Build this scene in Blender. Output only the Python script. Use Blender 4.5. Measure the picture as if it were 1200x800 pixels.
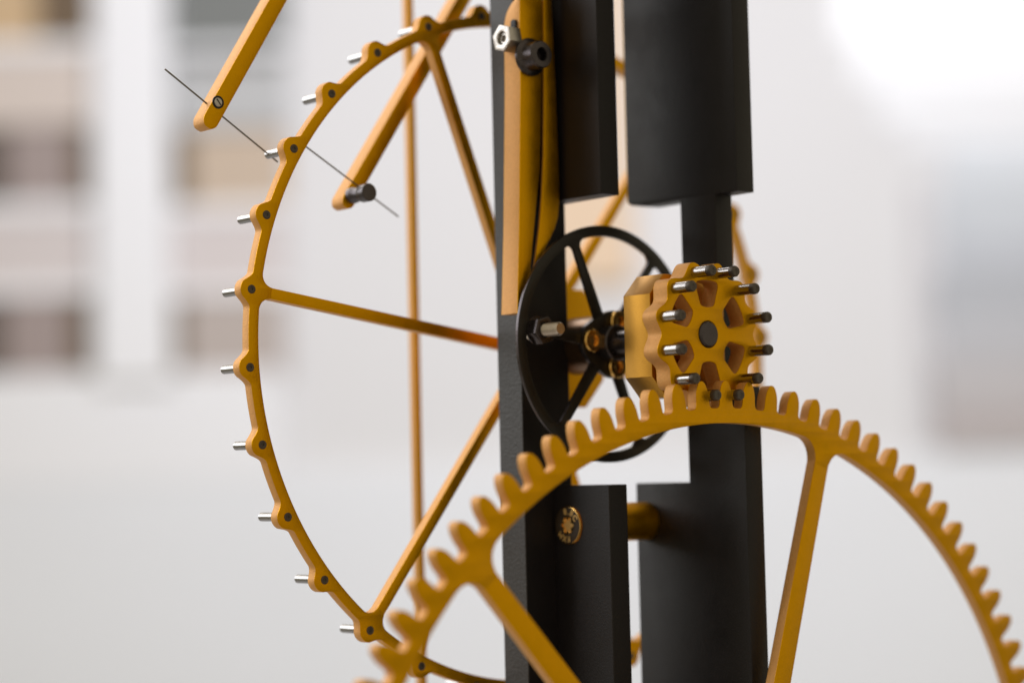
import bpy, bmesh, math, random
from mathutils import Vector, Matrix
random.seed(4)
for o in list(bpy.data.objects): bpy.data.objects.remove(o)
S = bpy.context.scene
COL = S.collection
PI = math.pi
MM = 0.001
H = 1210.0            # height of the escape arbor above the floor, mm (all clock numbers below are mm)
def W(x, y, z): return Vector((x*MM, y*MM, (z+H)*MM))

# ------------------------------------------------------------------ camera
YAW, PITCH, ROLL, FPX = 0.70479, 0.06383, -0.02337, 2404.05
CAM = (-579.66, -667.69, -52.38)
fw = Vector((math.sin(YAW)*math.cos(PITCH), math.cos(YAW)*math.cos(PITCH), math.sin(PITCH)))
r0 = Vector((math.cos(YAW), -math.sin(YAW), 0)); u0 = r0.cross(fw)
rr = r0*math.cos(ROLL) + u0*math.sin(ROLL); uu = -r0*math.sin(ROLL) + u0*math.cos(ROLL)
cd = bpy.data.cameras.new('camera'); cam = bpy.data.objects.new('camera', cd); COL.objects.link(cam)
cam.matrix_world = Matrix(((rr.x, uu.x, -fw.x, CAM[0]*MM), (rr.y, uu.y, -fw.y, CAM[1]*MM), (rr.z, uu.z, -fw.z, (CAM[2]+H)*MM), (0, 0, 0, 1)))
cd.sensor_width = 36; cd.lens = FPX/1200*36
cd.clip_start = 0.05; cd.clip_end = 60
cd.dof.use_dof = True
cd.dof.focus_distance = 0.800
cd.dof.aperture_fstop = 3.0
cd.dof.aperture_blades = 9
S.camera = cam
S.render.resolution_x, S.render.resolution_y = 1024, 682

# ------------------------------------------------------------------ light
w = bpy.data.worlds.new('World'); S.world = w; w.use_nodes = True
wb = w.node_tree.nodes['Background']
wb.inputs[0].default_value = (1.0, 0.88, 0.62, 1); wb.inputs[1].default_value = 0.48
def area(name, loc, target, sx, sy, power, col=(1, 1, 1)):
    l = bpy.data.lights.new(name, 'AREA'); l.shape = 'RECTANGLE'; l.size = sx; l.size_y = sy
    l.energy = power; l.color = col
    o = bpy.data.objects.new(name, l); COL.objects.link(o); o.location = loc
    o.rotation_euler = (Vector(target)-Vector(loc)).to_track_quat('-Z', 'Y').to_euler()
    return o
C0 = Vector((0, 0, H*MM))
HV = Vector((math.sin(YAW), math.cos(YAW), 0)); RV = Vector((math.cos(YAW), -math.sin(YAW), 0))
CW = Vector((CAM[0]*MM, CAM[1]*MM, (CAM[2]+H)*MM))
area('window_daylight', (-1.2, 1.5, 2.2), (0, 0, H*MM), 1.6, 1.7, 32, (0.93, 0.96, 1.0))
area('wall_fill', tuple(CW+HV*2.5+RV*0.25+Vector((0, 0, 1.8))), tuple(CW+HV*5.0+RV*0.25+Vector((0, 0, -.1))), 3.6, 0.7, 68, (0.80, 0.84, 1.0))  # added unseen area light that brightens the far wall
area('top_fill', (0.1, 1.45, 2.75), (0, 0, H*MM), 1.3, 1.0, 14, (1.0, 0.96, 0.93))  # added unseen light, high behind the clock, to lift the top chamfers
S.view_settings.view_transform = 'Standard'; S.view_settings.look = 'None'
S.view_settings.exposure = 0.0; S.view_settings.gamma = 1.0
S.view_settings.use_curve_mapping = False

# ------------------------------------------------------------------ materials
def mat(name, col, rough=.5, metal=0., coat=0., coatr=.3, var=.0, vscale=60., bump=0., bscale=2500., spec=.5, rvar=.0):
    m = bpy.data.materials.new(name); m.use_nodes = True
    nt = m.node_tree; b = nt.nodes['Principled BSDF']
    b.inputs['Base Color'].default_value = (*col, 1); b.inputs['Roughness'].default_value = rough
    b.inputs['Metallic'].default_value = metal
    b.inputs['Coat Weight'].default_value = coat; b.inputs['Coat Roughness'].default_value = coatr
    b.inputs['Specular IOR Level'].default_value = spec
    tc = nt.nodes.new('ShaderNodeTexCoord')
    if var > 0 or rvar > 0:
        n = nt.nodes.new('ShaderNodeTexNoise'); n.inputs['Scale'].default_value = vscale; n.inputs['Detail'].default_value = 6
        n.inputs['Roughness'].default_value = .65
        nt.links.new(tc.outputs['Object'], n.inputs['Vector'])
        if var > 0:
            mr = nt.nodes.new('ShaderNodeMapRange'); mr.inputs['From Min'].default_value = .3; mr.inputs['From Max'].default_value = .7
            mr.inputs['To Min'].default_value = 1-var; mr.inputs['To Max'].default_value = 1+var
            nt.links.new(n.outputs['Fac'], mr.inputs['Value'])
            mx = nt.nodes.new('ShaderNodeMix'); mx.data_type = 'RGBA'; mx.blend_type = 'MULTIPLY'; mx.inputs['Factor'].default_value = 1
            mx.inputs['A'].default_value = (*col, 1)
            nt.links.new(mr.outputs['Result'], mx.inputs['B']); nt.links.new(mx.outputs['Result'], b.inputs['Base Color'])
        if rvar > 0:
            m2 = nt.nodes.new('ShaderNodeMapRange'); m2.inputs['From Min'].default_value = .3; m2.inputs['From Max'].default_value = .7
            m2.inputs['To Min'].default_value = max(.02, rough-rvar); m2.inputs['To Max'].default_value = rough+rvar
            nt.links.new(n.outputs['Fac'], m2.inputs['Value']); nt.links.new(m2.outputs['Result'], b.inputs['Roughness'])
    if bump > 0:
        n = nt.nodes.new('ShaderNodeTexNoise'); n.inputs['Scale'].default_value = bscale; n.inputs['Detail'].default_value = 3
        nt.links.new(tc.outputs['Object'], n.inputs['Vector'])
        bp = nt.nodes.new('ShaderNodeBump'); bp.inputs['Strength'].default_value = bump; bp.inputs['Distance'].default_value = .0004
        nt.links.new(n.outputs['Fac'], bp.inputs['Height']); nt.links.new(bp.outputs['Normal'], b.inputs['Normal'])
    return m
GOLD = mat('gold_anodised', (.72, .35, .003), .4, 1., 0., .5, .07, 160, .4, 1500, rvar=.06)
EDGE = mat('gold_milled_edge', (.70, .36, .108), .62, .45, .25, .5, .07, 900, .6, 1500)

GOLDB = mat('gold_brushed', (.54, .265, .025), .33, .95, .4, .4, .05, 45, .2, 1500, rvar=.05)
BRASS = mat('polished_brass', (.86, .52, .16), .2, 1., 0, .1, .08, 300, .1, 900, rvar=.06)
BLACK = mat('black_paint', (.0095, .0075, .0092), .46, 0, 0, .3, .15, 60, .3, 1400, spec=.31, rvar=.06)
POSTEDGE = mat('black_lit_edge', (.034, .032, .034), .5, 0, 0, .3, .25, 700, .7, 900)  # light on the left face put into the grey; sawn grain as bump
BLACKM = mat('black_anodised', (.016, .013, .011), .38, .15, 0, .3, .12, 80, .15, 1400, spec=.4, rvar=.06)
GUN = mat('blued_steel', (.085, .074, .078), .3, .9, 0, .3, .15, 200, .1, 1500, rvar=.08)
PINSTEEL = mat('dark_polished_steel', (.38, .37, .37), .2, 1, 0, .3, .06, 300, .05, 1500, rvar=.05)
STEEL = mat('polished_steel', (.78, .78, .80), .17, 1, 0, .3, .06, 300, .05, 1500, rvar=.06)
EDGEOF = {'gold_anodised': EDGE, 'black_anodised': GUN}
PINEND = mat('dark_pin_end', (.10, .085, .075), .42, .8, 0, .3, .2, 300, .2, 1500)
STAMP = mat('raised_brass_lettering', (.80, .52, .20), .45, .45)
NUT = mat('nickel_nut', (.50, .47, .44), .34, 1, 0, .3, .1, 300, .2, 1500)
WIRE = mat('steel_wire', (.22, .20, .19), .35, 1)
WALL = mat('white_plaster', (.80, .79, .785), .8, 0, var=.012, vscale=1.2, bump=.1, bscale=60)
DADO = mat('pale_grey_panel', (.87, .885, .905), .7, 0, var=.015, vscale=1.5)
FRAMEW = mat('white_window_paint', (.92, .92, .93), .5, 0)
TABLE = mat('pale_table', (.62, .61, .60), .5, 0, var=.03, vscale=6)
FLOOR = mat('floor_grey', (.45, .44, .43), .55, 0, var=.05, vscale=2)

# ------------------------------------------------------------------ helpers
def link(o, parent=None):
    COL.objects.link(o)
    if parent is not None: o.parent = parent
    return o
def thing(name, label, cat, loc, group=None):
    o = bpy.data.objects.new(name, None); o.empty_display_size = .01; link(o); o.location = W(*loc)
    o['label'] = label; o['category'] = cat
    if group: o['group'] = group
    return o
def origin(parent):
    v = Vector((0, 0, 0)); q = parent
    while q is not None:
        v += q.location; q = q.parent
    return v
def finish(me, m, angle=35):
    me.materials.clear(); me.materials.append(m)
    me.shade_smooth(); me.set_sharp_from_angle(angle=math.radians(angle))
def build(name, bm, m, parent, angle=35, bevel=0, keep=False):
    """bm holds clock coordinates in mm"""
    off = Vector((0, 0, 0)) if parent is None else origin(parent)
    for v in bm.verts: v.co = W(*v.co) - off
    bmesh.ops.recalc_face_normals(bm, faces=bm.faces)
    me = bpy.data.meshes.new(name); bm.to_mesh(me); bm.free()
    finish(me, m, angle)
    o = bpy.data.objects.new(name, me); link(o, parent)
    if bevel:
        md = o.modifiers.new('bevel', 'BEVEL'); md.width = bevel*MM; md.segments = 2; md.limit_method = 'ANGLE'; md.angle_limit = math.radians(40)
    return o
def flat_mesh(loops, thick, bevel=.25):
    """filled outline(s) with holes, extruded and edge-rounded. Returns a mesh in mm: x, y along thickness (0 centre), z."""
    cu = bpy.data.curves.new('tmp', 'CURVE'); cu.dimensions = '2D'; cu.fill_mode = 'BOTH'
    for lp in loops:
        sp = cu.splines.new('POLY'); sp.points.add(len(lp)-1); sp.use_cyclic_u = True
        for q, (a, b) in zip(sp.points, lp): q.co = (a, b, 0, 1)
    cu.extrude = thick/2-bevel; cu.bevel_depth = bevel; cu.bevel_resolution = 1; cu.offset = -bevel
    o = bpy.data.objects.new('tmp', cu); COL.objects.link(o)
    dg = bpy.context.evaluated_depsgraph_get(); dg.update()
    me = bpy.data.meshes.new_from_object(o.evaluated_get(dg))
    bpy.data.objects.remove(o); bpy.data.curves.remove(cu)
    bm = bmesh.new(); bm.from_mesh(me); bpy.data.meshes.remove(me)
    bmesh.ops.remove_doubles(bm, verts=bm.verts, dist=1e-4)
    for v in bm.verts: v.co = Vector((v.co.x, -v.co.z, v.co.y))
    return bm
def plate(name, loops, y0, y1, m, parent, bevel=.25, axis='y', angle=35):
    # the milled edge of a gold plate is matte, its faces are anodised
    """outline in (x,z) between y0 and y1;  axis 'x': outline in (y,z) between x0=y0 and x1=y1"""
    bm = flat_mesh(loops, abs(y1-y0), bevel); mid = (y0+y1)/2
    for v in bm.verts:
        if axis == 'y': v.co.y += mid
        else: v.co = Vector((mid+v.co.y, v.co.x, v.co.z))
    o = build(name, bm, m, parent, angle)
    if EDGEOF.get(m.name):
        o.data.materials.append(EDGEOF[m.name]); ax = 1 if axis == 'y' else 0
        for f in o.data.polygons:
            if abs(f.normal[ax]) < .35: f.material_index = 1
    return o
def circ(cx, cz, r, n=32, a0=0): return [(cx+r*math.cos(a0+2*PI*k/n), cz+r*math.sin(a0+2*PI*k/n)) for k in range(n)]
def lathe_bm(profile, n=24, axis='y'):
    """profile [(r, t)], t along axis"""
    bm = bmesh.new(); rings = []
    for r, t in profile:
        ring = []
        if r < 1e-6: ring = [bm.verts.new((0, t, 0))]
        else:
            for k in range(n):
                a = 2*PI*k/n; ring.append(bm.verts.new((r*math.cos(a), t, r*math.sin(a))))
        rings.append(ring)
    for A, B in zip(rings, rings[1:]):
        if len(A) == 1 and len(B) == 1: continue
        for k in range(n):
            k2 = (k+1) % n
            if len(A) == 1: bm.faces.new((A[0], B[k], B[k2]))
            elif len(B) == 1: bm.faces.new((A[k], A[k2], B[0]))
            else: bm.faces.new((A[k], A[k2], B[k2], B[k]))
    if axis == 'x':
        for v in bm.verts: v.co = Vector((v.co.y, v.co.x, v.co.z))
    if axis == 'z':
        for v in bm.verts: v.co = Vector((v.co.x, v.co.z, v.co.y))
    return bm
def lathe(name, profile, c, m, parent, n=24, axis='y', angle=35):
    bm = lathe_bm(profile, n, axis)
    for v in bm.verts: v.co += Vector(c)
    return build(name, bm, m, parent, angle)
def cyl(r, t0, t1, ch=.3):
    s = 1 if t1 > t0 else -1
    return [(0, t0), (r-ch, t0), (r, t0+s*ch), (r, t1-s*ch), (r-ch, t1), (0, t1)]
def boxbm(x0, x1, y0, y1, z0, z1):
    bm = bmesh.new(); v = [bm.verts.new(c) for c in ((x0,y0,z0),(x1,y0,z0),(x1,y1,z0),(x0,y1,z0),(x0,y0,z1),(x1,y0,z1),(x1,y1,z1),(x0,y1,z1))]
    for f in ((0,1,2,3),(4,5,6,7),(0,1,5,4),(1,2,6,5),(2,3,7,6),(3,0,4,7)): bm.faces.new([v[i] for i in f])
    return bm
def shared_mesh(name, bm, m, angle=35):
    """a mesh in local mm, scaled to metres, to be shared by copies"""
    for v in bm.verts: v.co *= MM
    bmesh.ops.recalc_face_normals(bm, faces=bm.faces)
    me = bpy.data.meshes.new(name); bm.to_mesh(me); bm.free(); finish(me, m, angle); return me
def place(name, me, parent, c):
    o = bpy.data.objects.new(name, me); link(o, parent); o.location = W(*c) - origin(parent); return o
def rot(pts, a, cx=0, cz=0): return [(cx+x*math.cos(a)-z*math.sin(a), cz+x*math.sin(a)+z*math.cos(a)) for x, z in pts]
def fillet(poly, r, seg=5):
    """round the corners of a polygon; r number or list"""
    out = []; n = len(poly)
    for i in range(n):
        p, a, b = Vector(poly[i]), Vector(poly[i-1]), Vector(poly[(i+1) % n])
        ri = r[i] if isinstance(r, (list, tuple)) else r
        if ri <= 0: out.append(tuple(p)); continue
        d1, d2 = (a-p), (b-p); l = min(ri, d1.length*.45, d2.length*.45)
        q1, q2 = p+d1.normalized()*l, p+d2.normalized()*l
        for k in range(seg+1):
            t = k/seg; out.append(tuple(q1*(1-t)**2 + p*2*t*(1-t) + q2*t*t))
    return out
def flare(s, h, rf):
    s = abs(s)
    if s <= h: return rf
    if s >= h+rf: return 0.
    return rf - math.sqrt(max(0, rf*rf-(rf-(s-h))**2))
def inner_loop(cx, cz, r, spokes, h, rf, step=.35):
    """inner contour of a rim, flaring into stubs at the spoke angles (degrees)"""
    ths = set(k*step for k in range(int(360/step)))
    for a in spokes:
        for k in range(-24, 25): ths.add(round(a + math.degrees((h+rf)*k/24/r), 4) % 360)
    pts = []
    for th in sorted(ths):
        f = 0
        for a in spokes:
            d = (th-a+180) % 360-180
            f = max(f, flare(math.radians(d)*r, h, rf))
        t = math.radians(th); pts.append((cx+(r-f)*math.cos(t), cz+(r-f)*math.sin(t)))
    return pts
def spoke(name, cx, cz, a, r1, r2, w1, w2, y0, y1, m, parent, bevel=.25):
    lp = rot([(r1, -w1/2), (r2, -w2/2), (r2, w2/2), (r1, w1/2)], math.radians(a), cx, cz)
    return plate(name, [lp], y0, y1, m, parent, bevel)

# ------------------------------------------------------------------ the setting (surface and background)
def struct(name, bm, m):
    o = build(name, bm, m, None); o['kind'] = 'structure'; return o
struct('floor', boxbm(-6000, 9000, -4000, 9000, -H-40, -H), FLOOR)
struct('tabletop', boxbm(-330, 330, -330, 300, -480, -450), TABLE)
# far wall: a plane square to the viewing direction, 5 m away
DW = 5000.0
def wallpt(px, py, d=DW):
    """a point of the far wall (mm, clock coordinates) seen at a photograph pixel"""
    v = fw + rr*((px-600)/FPX) - uu*((py-400)/FPX)
    t = d/(v.x*HV.x+v.y*HV.y)
    return Vector(CAM)+v*t
def wall_sz(px, py, d=DW):
    q = wallpt(px, py, d)-Vector(CAM); return q.dot(RV), q.z+CAM[2]
def wbox(s0, s1, z0, z1, d0, d1):
    """box in wall coordinates: s sideways, z up, d distance from the camera"""
    bm = boxbm(s0, s1, d0, d1, z0, z1)
    for v in bm.verts:
        s, d, z = v.co; q = Vector(CAM)+RV*s+HV*d; v.co = Vector((q.x, q.y, z))
    return bm
def wb_px(x0, x1, y0, y1, d0, d1):
    s0, z1_ = wall_sz(x0, y0, d0); s1, z0_ = wall_sz(x1, y1, d0); return wbox(s0, s1, z0_, z1_, d0, d1)
struct('back_wall', wbox(-3600, 3600, -H, 1500, DW, DW+120), WALL)
sA, zA = wall_sz(600, 548, DW-30)
struct('wall_panel', wbox(-3600, 3600, -H, zA, DW-30, DW-1), DADO)

def simple(name, bm, m, label, cat, bevel=0):
    o = build(name, bm, m, None, bevel=bevel); o['label'] = label; o['category'] = cat; return o
# glazed cabinet / window on the far wall, upper left
def lin(r, g, b): return tuple(((c/255+.055)/1.055)**2.4 for c in (r, g, b))
PANE = {n: mat('pane_'+n, lin(*c), .6) for n, c in dict(tan=(208, 178, 138), brown=(112, 92, 68), beige=(218, 205, 195), taupe=(166, 151, 146), dark=(120, 122, 118), grey=(190, 190, 189),
        sand=(202, 182, 160), pink=(218, 209, 206), mushroom=(190, 178, 170), umber=(92, 80, 70)).items()}
t0 = wallpt(165, 450, DW-60)
win = thing('lattice_window', 'blurred white lattice window with tan and brown panes on the far wall, upper left', 'window', tuple(t0))
def wpart(name, x0, x1, y0, y1, d0, d1, m, parent=win): return build(name, wb_px(x0, x1, y0, y1, d0, d1), m, parent)
panes = [(-160, 44, -160, 52, 'tan'), (45, 106, -160, 52, 'brown'), (-160, 104, 62, 146, 'beige'),
         (-160, 8, 152, 240, 'umber'), (9, 84, 152, 240, 'taupe'), (85, 106, 152, 240, 'brown'), (-160, 104, 252, 336, 'pink'),
         (-160, 4, 346, 440, 'umber'), (5, 82, 346, 440, 'taupe'), (83, 106, 346, 440, 'brown'),
         (202, 335, -160, 68, 'dark'), (202, 335, 80, 150, 'grey'), (202, 222, 156, 240, 'brown'), (223, 335, 156, 240, 'sand'), (202, 335, 252, 336, 'pink'), (202, 216, 346, 440, 'brown'), (217, 335, 346, 440, 'mushroom')]
for a in panes: wpart('pane', a[0], a[1], a[2], a[3], DW-30, DW-4, PANE[a[4]])
wpart('post', 107, 201, -165, 444, DW-64, DW-2, FRAMEW)
for y0, y1 in ((53, 61), (241, 251), (337, 345)):
    wpart('muntin', -160, 106, y0, y1, DW-40, DW-2, FRAMEW); wpart('muntin', 202, 335, y0, y1, DW-40, DW-2, FRAMEW)
wpart('sill', -170, 330, 444, 560, DW-33, DW-3, FRAMEW)
t0 = wallpt(1210, 520, DW-20)
LB = thing('grey_panel', 'blurred blue-grey blind on the far wall at the right edge', 'blind', tuple(t0))  # soft grey patch, imitated by stacked flat strips of stepped tone
for y0, y1, x0, c in ((170, 218, 1112, (226, 230, 234)), (220, 268, 1104, (212, 216, 220)), (270, 318, 1106, (200, 203, 208)), (320, 368, 1098, (190, 192, 196)), (370, 418, 1104, (197, 197, 200)), (420, 468, 1096, (200, 196, 196)), (470, 516, 1100, (194, 186, 184))):
    build('strip', wb_px(x0, 1340, y0, y1, DW-30, DW-4), mat('blind_%d' % y0, lin(*c), .6), LB)
build('stile', wb_px(1066, 1093, 215, 516, DW-16, DW-4), mat('blind_stile', lin(216, 213, 213), .6), LB)  # lighter strip added to soften the left border of the grey patch
t0 = wallpt(1150, 140, DW-20)
WN = thing('bright_window', 'blurred overexposed bright window on the far wall, upper right', 'window', tuple(t0))
def glow(e):
    m = mat('glow_step_%d' % (e*100), (.85, .85, .86), .5); b_ = m.node_tree.nodes['Principled BSDF']
    b_.inputs['Emission Color'].default_value = (.97, .98, 1, 1); b_.inputs['Emission Strength'].default_value = e; return m
for y0, y1, e, x0 in ((-330, 40, .30, 970), (41, 92, .20, 1000), (93, 138, .12, 1030), (139, 172, .06, 1060)):  # strips of falling emission imitate the soft fade of the glow
    build('pane', wb_px(x0, 1340, y0, y1, DW-12, DW-3), glow(e), WN)
simple('wooden_board', wb_px(625, 742, -160, 330, DW-40, DW-4), mat('pale_orange_wood', (.82, .62, .43), .6), 'pale orange wooden board on the far wall between the black posts', 'board')

# ------------------------------------------------------------------ clock frame: two black angle posts
FR = thing('clock_frame', 'black clock frame of two notched upright posts joined by a gold spacer', 'clock frame', (5, -60, -450))
ZT = 430
# left post: flange + web with a notch (z -58..58.8)
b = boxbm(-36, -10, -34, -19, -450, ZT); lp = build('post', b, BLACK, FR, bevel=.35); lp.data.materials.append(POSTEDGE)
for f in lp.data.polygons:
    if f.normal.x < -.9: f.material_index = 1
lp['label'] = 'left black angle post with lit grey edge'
build('web', boxbm(-20, -10.05, -67.2, -33.9, 58.8, ZT), BLACK, lp, bevel=.35)
build('web', boxbm(-20, -10.05, -67.2, -33.9, -450, -58), BLACK, lp, bevel=.35)
# right post: flange, wide web above and below, slim neck between
webo = [(-37.2, 61.2), (-39, 60.0), (-47, 58.8), (-68.8, 58.8), (-69.6, -58), (-37.8, -58), (-37.8, -450), (-101.5, -450), (-101.5, -20), (-89, -20), (-89, 58.8), (-101.5, 58.8), (-101.5, ZT), (-37.2, ZT)]
rp = plate('post', [webo], 22.9, 32.95, BLACK, FR, .6, 'x'); rp['label'] = 'right black flat post with a slim neck behind the pinion'
sp_ = lathe('spacer', cyl(8, -10.1, 22.95), (0, -43.6, -73.8), GOLD, FR, 40, 'x')
# engraved brass screw on the left web
sc = lathe('screw', [(0, .2), (7.6, .2), (7.8, 0), (7.8, -.05), (0, -.05)], (-20.1, -43, -74.2), BRASS, FR, 40, 'x')
star = []
for k in range(36):
    a = 2*PI*k/36; star.append((2.75+.75*math.cos(6*a), a))
star = [(r*math.cos(a), r*math.sin(a)) for r, a in star]
rimo = plate('screw_head', [circ(-43, -74.2, 7.7, 40), [(-43+x, -74.2+z) for x, z in star]], -21.0, -20.1, BRASS, sc, .25, 'x')
lathe('recess', [(0, 0), (3.4, 0), (3.4, .25), (0, .25)], (-20.35, -43, -74.2), STAMP, sc, 24, 'x')
plate('groove', [circ(-43, -74.2, 7.35, 40), circ(-43, -74.2, 3.75, 32)], -21.06, -20.9, mat('engraved_ground', (.030, .018, .010), .6, 0), sc, .03, 'x')
def letter(ch, ang, size, r):
    cu = bpy.data.curves.new('tmp', 'FONT'); cu.body = ch; cu.size = size; cu.extrude = .12; cu.align_x = 'CENTER'; cu.align_y = 'CENTER'; cu.offset = .08
    o = bpy.data.objects.new('tmp', cu); COL.objects.link(o)
    dg = bpy.context.evaluated_depsgraph_get(); dg.update()
    me = bpy.data.meshes.new_from_object(o.evaluated_get(dg)); bpy.data.objects.remove(o); bpy.data.curves.remove(cu)
    bm = bmesh.new(); bm.from_mesh(me); bpy.data.meshes.remove(me)
    a = math.radians(ang)      # clockwise from 12 o'clock as seen
    for v in bm.verts:
        x, y, z = v.co; y += r
        x, y = x*math.cos(a)+y*math.sin(a), -x*math.sin(a)+y*math.cos(a)
        v.co = Vector((-21.15-z, -43-x, -74.2+y))
    build('letter', bm, STAMP, sc)
for ch, an in (('8', -12), ('.', 10), ('8', 30), ('C', 58)): letter(ch, an, 3.4, 5.5)
for ch, an in (('F', 172), ('X', 198), ('M', 226)): letter(ch, an, 3.2, 5.5)
# bearing bridge for the great wheel (below the picture)
build('bearing_block', boxbm(-10, 23, -66, -44, -238, -209), GOLD, FR, bevel=.5)

# ------------------------------------------------------------------ escape wheel
EW = thing('escape_wheel', 'large thin gold escape wheel with steel pins around its scalloped rim', 'wheel', (0, 2.5, 0))
PH = 99.742
holes = [PH+12*k for k in range(30)]; esp = [111.742+60*k for k in range(6)]
out = []
for k in range(1440):
    th = k*.25; s = min(abs((th-h+180) % 360-180) for h in holes); s = math.radians(s)*145
    if s < 3.0: e = math.sqrt(4.8**2-s*s)
    elif s < 7.2:
        t = (s-3.0)/4.2; e0 = math.sqrt(4.8**2-9); e = e0*(1-t)**2*(1+.55*t)
    else: e = 0
    r = 145.1+e; out.append((r*math.cos(math.radians(th)), r*math.sin(math.radians(th))))
rim = plate('rim', [out, inner_loop(0, 0, 140.6, esp, 2.4, 5)], 0, 4.8, GOLD, EW, .3)
for a in esp: spoke('spoke', 0, 0, a, 11, 136.6, 5.0, 4.4, .08, 4.72, GOLD, EW)
oct_ = [(24.5, 13.5), (14, 25.2), (-14, 25.2), (-24.5, 13.5), (-24.5, -13.5), (-14, -25.2), (14, -25.2), (24.5, -13.5)]
plate('hub', [oct_], -18, -14.5, GOLD, EW, .4)
plate('hub_disc', [circ(0, 0, 11.5, 48)], -14.4, 4.6, GOLD, EW, .3)
pinme = shared_mesh('pin', lathe_bm([(0, 4.0), (1.75, 4.0), (1.75, 18.4), (1.3, 18.9), (0, 18.9)], 16), PINSTEEL)
endme = shared_mesh('pin_end', lathe_bm([(0, -.15), (.5, -.05), (.62, -.35), (1.25, -.45), (1.75, -.2), (1.8, .6), (0, .6)], 16), PINEND)
for h in holes:
    a = math.radians(h); c = (145*math.cos(a), 0, 145*math.sin(a))
    q = place('pin', pinme, EW, c); place('pin_end', endme, q, c)
lathe('arbor', cyl(5, 4.0, -103.5), (0, 0, 0), GUN, EW, 32)

# ------------------------------------------------------------------ black flywheel
FW = thing('flywheel', 'small black six-spoked wheel with brass screws behind the gold pinion', 'wheel', (0, -48, 0))
fsp = [52.3+60*k for k in range(6)]
plate('rim', [circ(0, 0, 49.1, 144), inner_loop(0, 0, 44.6, fsp, 1.9, 3.2, .8)], -47.6, -45.9, BLACKM, FW, .12)
for a in fsp: spoke('spoke', 0, 0, a, 12, 41.9, 5.2, 3.75, -47.55, -45.95, BLACKM, FW, .12)
hubo = []
for k in range(180):
    a = 2*PI*k/180; hubo.append((13.6+1.3*math.cos(3*(a-math.radians(175))), a))
plate('hub', [[(r*math.cos(a), r*math.sin(a)) for r, a in hubo], circ(0, 0, 4.95, 24)], -48.1, -45.2, BLACKM, FW, .3)
lathe('collar', [(5.05, 0), (11.5, 0), (12, .5), (12, 17.5), (11.5, 18), (5.05, 18)], (0, -45.1, 0), mat('bronze_collar', (.20, .12, .07), .3, .9), FW, 40)
lathe('boss', [(5.05, 0), (7.0, 0), (7.4, -.4), (7.4, -5.5), (7, -6), (5.05, -6)], (0, -48.15, 0), GUN, FW, 32)
for a in (175, 62, -72):
    t = math.radians(a); c = (10.2*math.cos(t), -48.1, 10.2*math.sin(t))
    lathe('screw', [(0, .3), (4.5, .3), (4.75, -.1), (4.75, -1.6), (4.3, -2.1), (2.5, -2.1), (2.3, -.9), (0, -.7)], c, BRASS, FW, 24)
a = math.radians(173.8); c = Vector((38.8*math.cos(a), -47.6, 39.6*math.sin(a)))
bolt = lathe('crank_bolt', [(0, 4)]+[(3.9, 4), (3.9, 2.2), (2.6, 2.2)]+[(2.75-.22*(k % 2), -k*.38) for k in range(36)]+[(2.2, -13.9), (0, -13.9)], c, mat('worn_bolt', (.52, .46, .40), .36, .95, var=.15, vscale=400), FW, 20)
def hexnut(name, c, af, h, m, parent, axis='y', hole=2.9, a0=0.):
    R_ = af/2/math.cos(PI/6); n = 48; prof = []
    bm = flat_mesh([[(R_*math.cos(a0+PI/3*k), R_*math.sin(a0+PI/3*k)) for k in range(6)], circ(0, 0, hole, 24)], h, .35)
    for v in bm.verts:
        if axis == 'x': v.co = Vector((v.co.y, v.co.x, v.co.z))
        v.co += Vector(c)
    return build(name, bm, m, parent, 25)
hexnut('nut', (c.x, -50.2, c.z), 10, 4.8, GUN, bolt, a0=.25)
lathe('washer', [(2.9, 0), (5.9, 0), (5.9, -.5), (2.9, -.5)], (c.x, -47.62, c.z), GUN, bolt, 32)

# ------------------------------------------------------------------ lantern pinion
PN = thing('pinion', 'gold lantern pinion with twelve steel pins on an octagonal gold block', 'pinion', (0, -100, -30))
block = [(20.6, 16.2), (13, 24.3), (-13, 24.3), (-20.6, 16.2), (-20.6, -16.2), (-13, -24.3), (13, -24.3), (20.6, -16.2)]
plate('block', [block, circ(0, 0, 5.1, 24)], -94.2, -79, GOLDB, PN, .3, angle=25)
pa = [105.81-30*k for k in range(12)]
po = []
for k in range(720):
    th = k*.5; s = min(abs((th-h+180) % 360-180) for h in pa)/15.
    po.append((27.35+1.75*math.cos(PI*s), th))
po = [(r*math.cos(math.radians(t)), r*math.sin(math.radians(t))) for r, t in po]
loops = [po, circ(0, 0, 5.35, 32)]
wnd = [(11.3, -3.7), (20.6, -6.7), (21.6, 0), (20.6, 6.7), (11.3, 3.7), (10.6, 0)]
for k in range(6):
    loops.append(rot(fillet(wnd, [1.3, 2.4, 9, 2.4, 1.3, 3], 4), math.radians(30+60*k)))
plate('disc', loops, -105.3, -97.3, GOLD, PN, .3)
plate('neck', [circ(0, 0, 9, 40), circ(0, 0, 5.1, 24)], -97.4, -94.1, GOLD, PN, .1)
lathe('shaft_end', [(0, 0), (4.4, 0), (4.9, .35), (5.25, .9), (5.25, 2.0), (0, 2.0)], (0, -106.1, 0), GUN, PN, 40)
ppme = shared_mesh('pin', lathe_bm([(0, 0), (2.2, 0), (2.2, -8.2), (0, -8.2)], 20), PINSTEEL)
ptme = shared_mesh('pin_tip', lathe_bm([(0, -8.1), (2.2, -8.1), (2.22, -9.9), (1.85, -10.5), (1.0, -10.5), (.75, -10.2), (0, -10.1)], 20), PINEND)
for h in pa:
    a = math.radians(h); c = (25.04*math.cos(a), -105.0, 25.04*math.sin(a))
    q = place('pin', ppme, PN, c); place('pin_tip', ptme, q, c)

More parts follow.
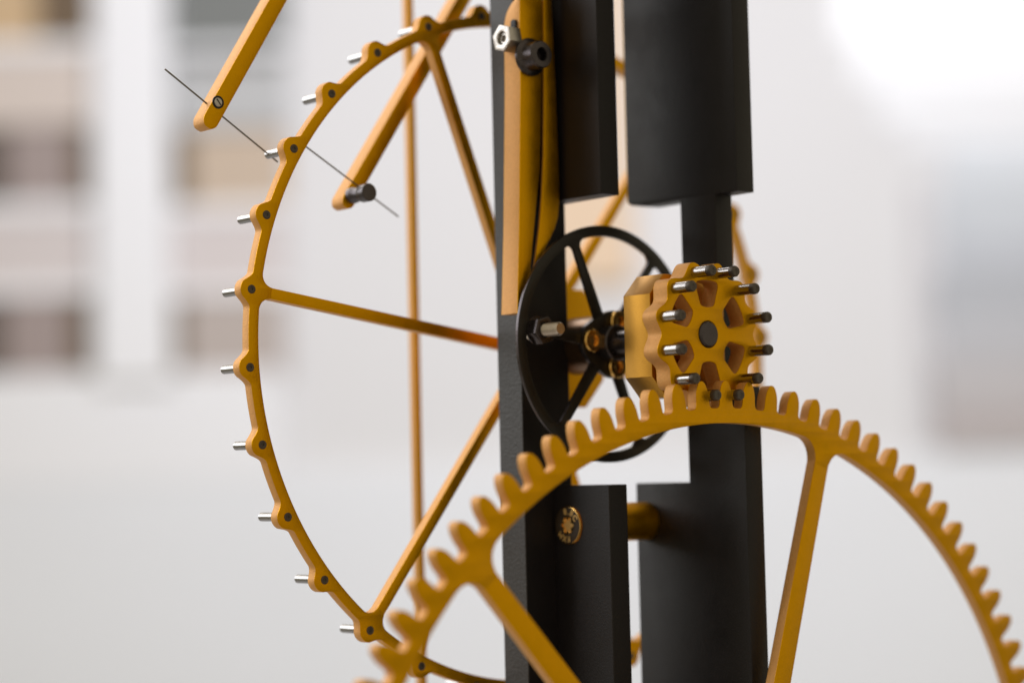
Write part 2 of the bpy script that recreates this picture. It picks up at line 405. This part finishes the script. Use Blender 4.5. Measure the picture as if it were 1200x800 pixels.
# ------------------------------------------------------------------ great wheel in front
GX, GZ, NT = 1.785, -223.617, 96
GW = thing('great_wheel', 'large blurred gold gear wheel with rounded teeth in the foreground', 'gear', (GX, -109.5, GZ-205))
prof = [(-6.545, 194.5), (-5.0, 194.55), (-4.2, 195.0), (-3.75, 196.0), (-3.6, 197.5), (-3.5, 199.3), (-3.15, 201.2), (-2.55, 202.9), (-1.75, 204.3), (-.85, 205.05), (0, 205.25)]
prof = prof + [(-s, r) for s, r in prof[-2:0:-1]]
go = []
for k in range(NT):
    a = math.radians(93.689)+2*PI*k/NT
    for s, r in prof:
        t = a+s/200.; go.append((GX+r*math.cos(t), GZ+r*math.sin(t)))
gsp = [72.2+60*k for k in range(6)]
plate('toothed_rim', [go, inner_loop(GX, GZ, 188.6, gsp, 4.2, 9)], -111.9, -107.1, GOLD, GW, .25)
for a in gsp: spoke('spoke', GX, GZ, a, 18, 181.2, 10.5, 8.2, -111.84, -107.16, GOLD, GW)
plate('hub', [circ(GX, GZ, 24, 60), circ(GX, GZ, 5, 24)], -114, -105, GOLD, GW, .5)
lathe('arbor', cyl(5, -116, -43), (GX, 0, GZ), GUN, GW, 32)

# ------------------------------------------------------------------ gold locking lever on the left post
LV = thing('locking_lever', 'gold double-leaf lever bolted in front of the left black post', 'lever', (-40, -39, 11))
YB, YF = -34.1, -44.3
bar = [(-46.2, 11.4), (-40.9, 11.4), (-39.2, 25.8), (-36.3, 45.7), (-32.4, 70), (-30.2, 104), (-29.0, 129), (-28.9, 135), (-28.9, 141), (-28.9, 146), (-40.8, 146), (-40.9, 141), (-41.0, 139.5), (-41.0, 138), (-41.1, 136), (-41.15, 134), (-41.2, 131.5), (-41.2, 129), (-41.7, 104), (-44.2, 45)]
lb = plate('bar', [bar], YF, YB, GOLD, LV, .35)
for v in lb.data.vertices:
    zz = v.co.z/MM+11; yy = v.co.y/MM-39
    if zz > 129:
        k = math.sqrt(max(0, 1-((zz-129)/11.5)**2)); k = max(k, .14)
        v.co.y = (YF+(yy-YF)*k+39)*MM
leaf = [(-36.6, 29.4), (-35.0, 31.8), (-31.6, 36.2), (-27.9, 41.8), (-25, 46.4), (-23, 51.4), (-22.0, 58), (-21.8, 70), (-22.4, 104), (-23.6, 141), (-23.8, 147), (-28.3, 147), (-28.1, 141), (-28.9, 104), (-30.1, 76), (-31.5, 60), (-33.2, 47), (-35.9, 33)]
plate('leaf', [leaf], YF+.15, -42.9, GOLD, LV, .35)
nt_c = (-44.6, -40.2, 123.4)
nut = hexnut('adjusting_nut', nt_c, 10.2, 6.4, NUT, LV, 'x', 2.7, .3)
lathe('set_screw', [(0, 2.5), (2.6, 2.5), (2.6, -1.6), (2.2, -2.0), (1.5, -2.0), (1.3, -.8), (0, -.7)], nt_c, NUT, nut, 20, 'x')
slot = fillet([(-42.6, 124), (-39.4, 124), (-39.4, 131.6), (-42.6, 131.6)], [0, 0, 1.6, 1.6], 6)
plate('slot', [slot], -42.2, -40.2, BLACK, LV, .05, 'x')
cs = (-36.9, 0, 116)
lathe('cap_screw', [(0, -44.0), (7.4, -44.2), (7.8, -44.7), (7.8, -45.6), (7.3, -46.1), (6.0, -46.6), (5.7, -47.4), (5.7, -51.8), (5.2, -52.5), (2.9, -52.6), (2.7, -52.3), (2.7, -48.5), (0, -48.4)], cs, GUN, LV, 40)

# ------------------------------------------------------------------ pallet arms with their wires
def arm(name, label, tip_mid, dirv, wid, L, y0, y1):
    d = Vector(dirv).normalized(); n = Vector((-d.y, d.x)); t = Vector(tip_mid)
    pts = [t-n*wid/2+d*2.6, t-n*wid*.28+d*.4, t+n*wid*.22, t+n*wid/2+d*2.6, t+n*wid/2+d*L, t-n*wid/2+d*L]
    pts = fillet([(q.x, q.y) for q in pts], [2.5, 2.5, 2.5, 2.5, 0, 0], 5)
    th = thing(name, label, 'arm', (t.x, (y0+y1)/2, t.y), 'pallet arms of the escapement')
    plate('bar', [pts], y0, y1, GOLD, th, .25)
    return th
def wire(parent, A, B, r=.36):
    A, B = Vector(A), Vector(B); d = (B-A); q = d.to_track_quat('Y', 'Z')
    bm = lathe_bm(cyl(r, 0, d.length, .05), 10)
    for v in bm.verts: v.co = q @ v.co + A
    return build('wire', bm, WIRE, parent)
def on_y(px, py, Y):
    v = fw + rr*((px-600)/FPX) - uu*((py-400)/FPX); t = (Y-CAM[1])/v.y; return Vector(CAM)+v*t
A1 = arm('pallet_arm', 'gold pallet arm at upper left, with thin wire touching a wheel pin', (-155.0, 84.6), (31.6, 50.6), 6.9, 340, 12, 20)
wire(A1, on_y(193, 81, 16), on_y(325.5, 190, 16))
k1 = on_y(255.5, 120, 12)
lathe('screw_seat', [(0, 0), (2.6, 0), (2.6, .3), (0, .3)], (k1.x, 11.8, k1.z), BLACKM, A1, 24)
ks = lathe('screw', [(0, -.25), (1.5, -.2), (1.8, .1), (1.8, .5), (0, .5)], (k1.x, 11.6, k1.z), NUT, A1, 20)
bm = boxbm(-1.5, 1.5, -.28, -.1, -.3, .3); bmesh.ops.rotate(bm, verts=bm.verts, cent=(0, 0, 0), matrix=Matrix.Rotation(.9, 3, 'Y'))
for v in bm.verts: v.co += Vector((k1.x, 11.6, k1.z))
build('slot', bm, PINEND, ks)
A2 = arm('pallet_arm', 'gold pallet arm behind the wheel rim, with black clamp knob at its tip', (-89.6, 57.6), (62.4, 90.7), 6.3, 340, 12, 20)
wire(A2, on_y(352, 167, 8), on_y(467, 254, 8), .34)
k2 = on_y(412, 229.5, 12)
lathe('knob', [(0, .3), (3.3, .3), (3.3, -2.5), (2.9, -3.2), (2.9, -6.8), (3.4, -7.4), (3.7, -8.0), (3.7, -12.2), (3.3, -12.7), (0, -12.8)], (k2.x, 12, k2.z), GUN, A2, 32)

# ------------------------------------------------------------------ rod hanging behind
RD = plate('hanging_rod', [[(-19.9, -450), (-16.4, -450), (-16.4, 430), (-19.9, 430)]], 58, 62, GOLD, None, .4)
RD['label'] = 'slim vertical gold rod hanging behind the escape wheel'; RD['category'] = 'rod'
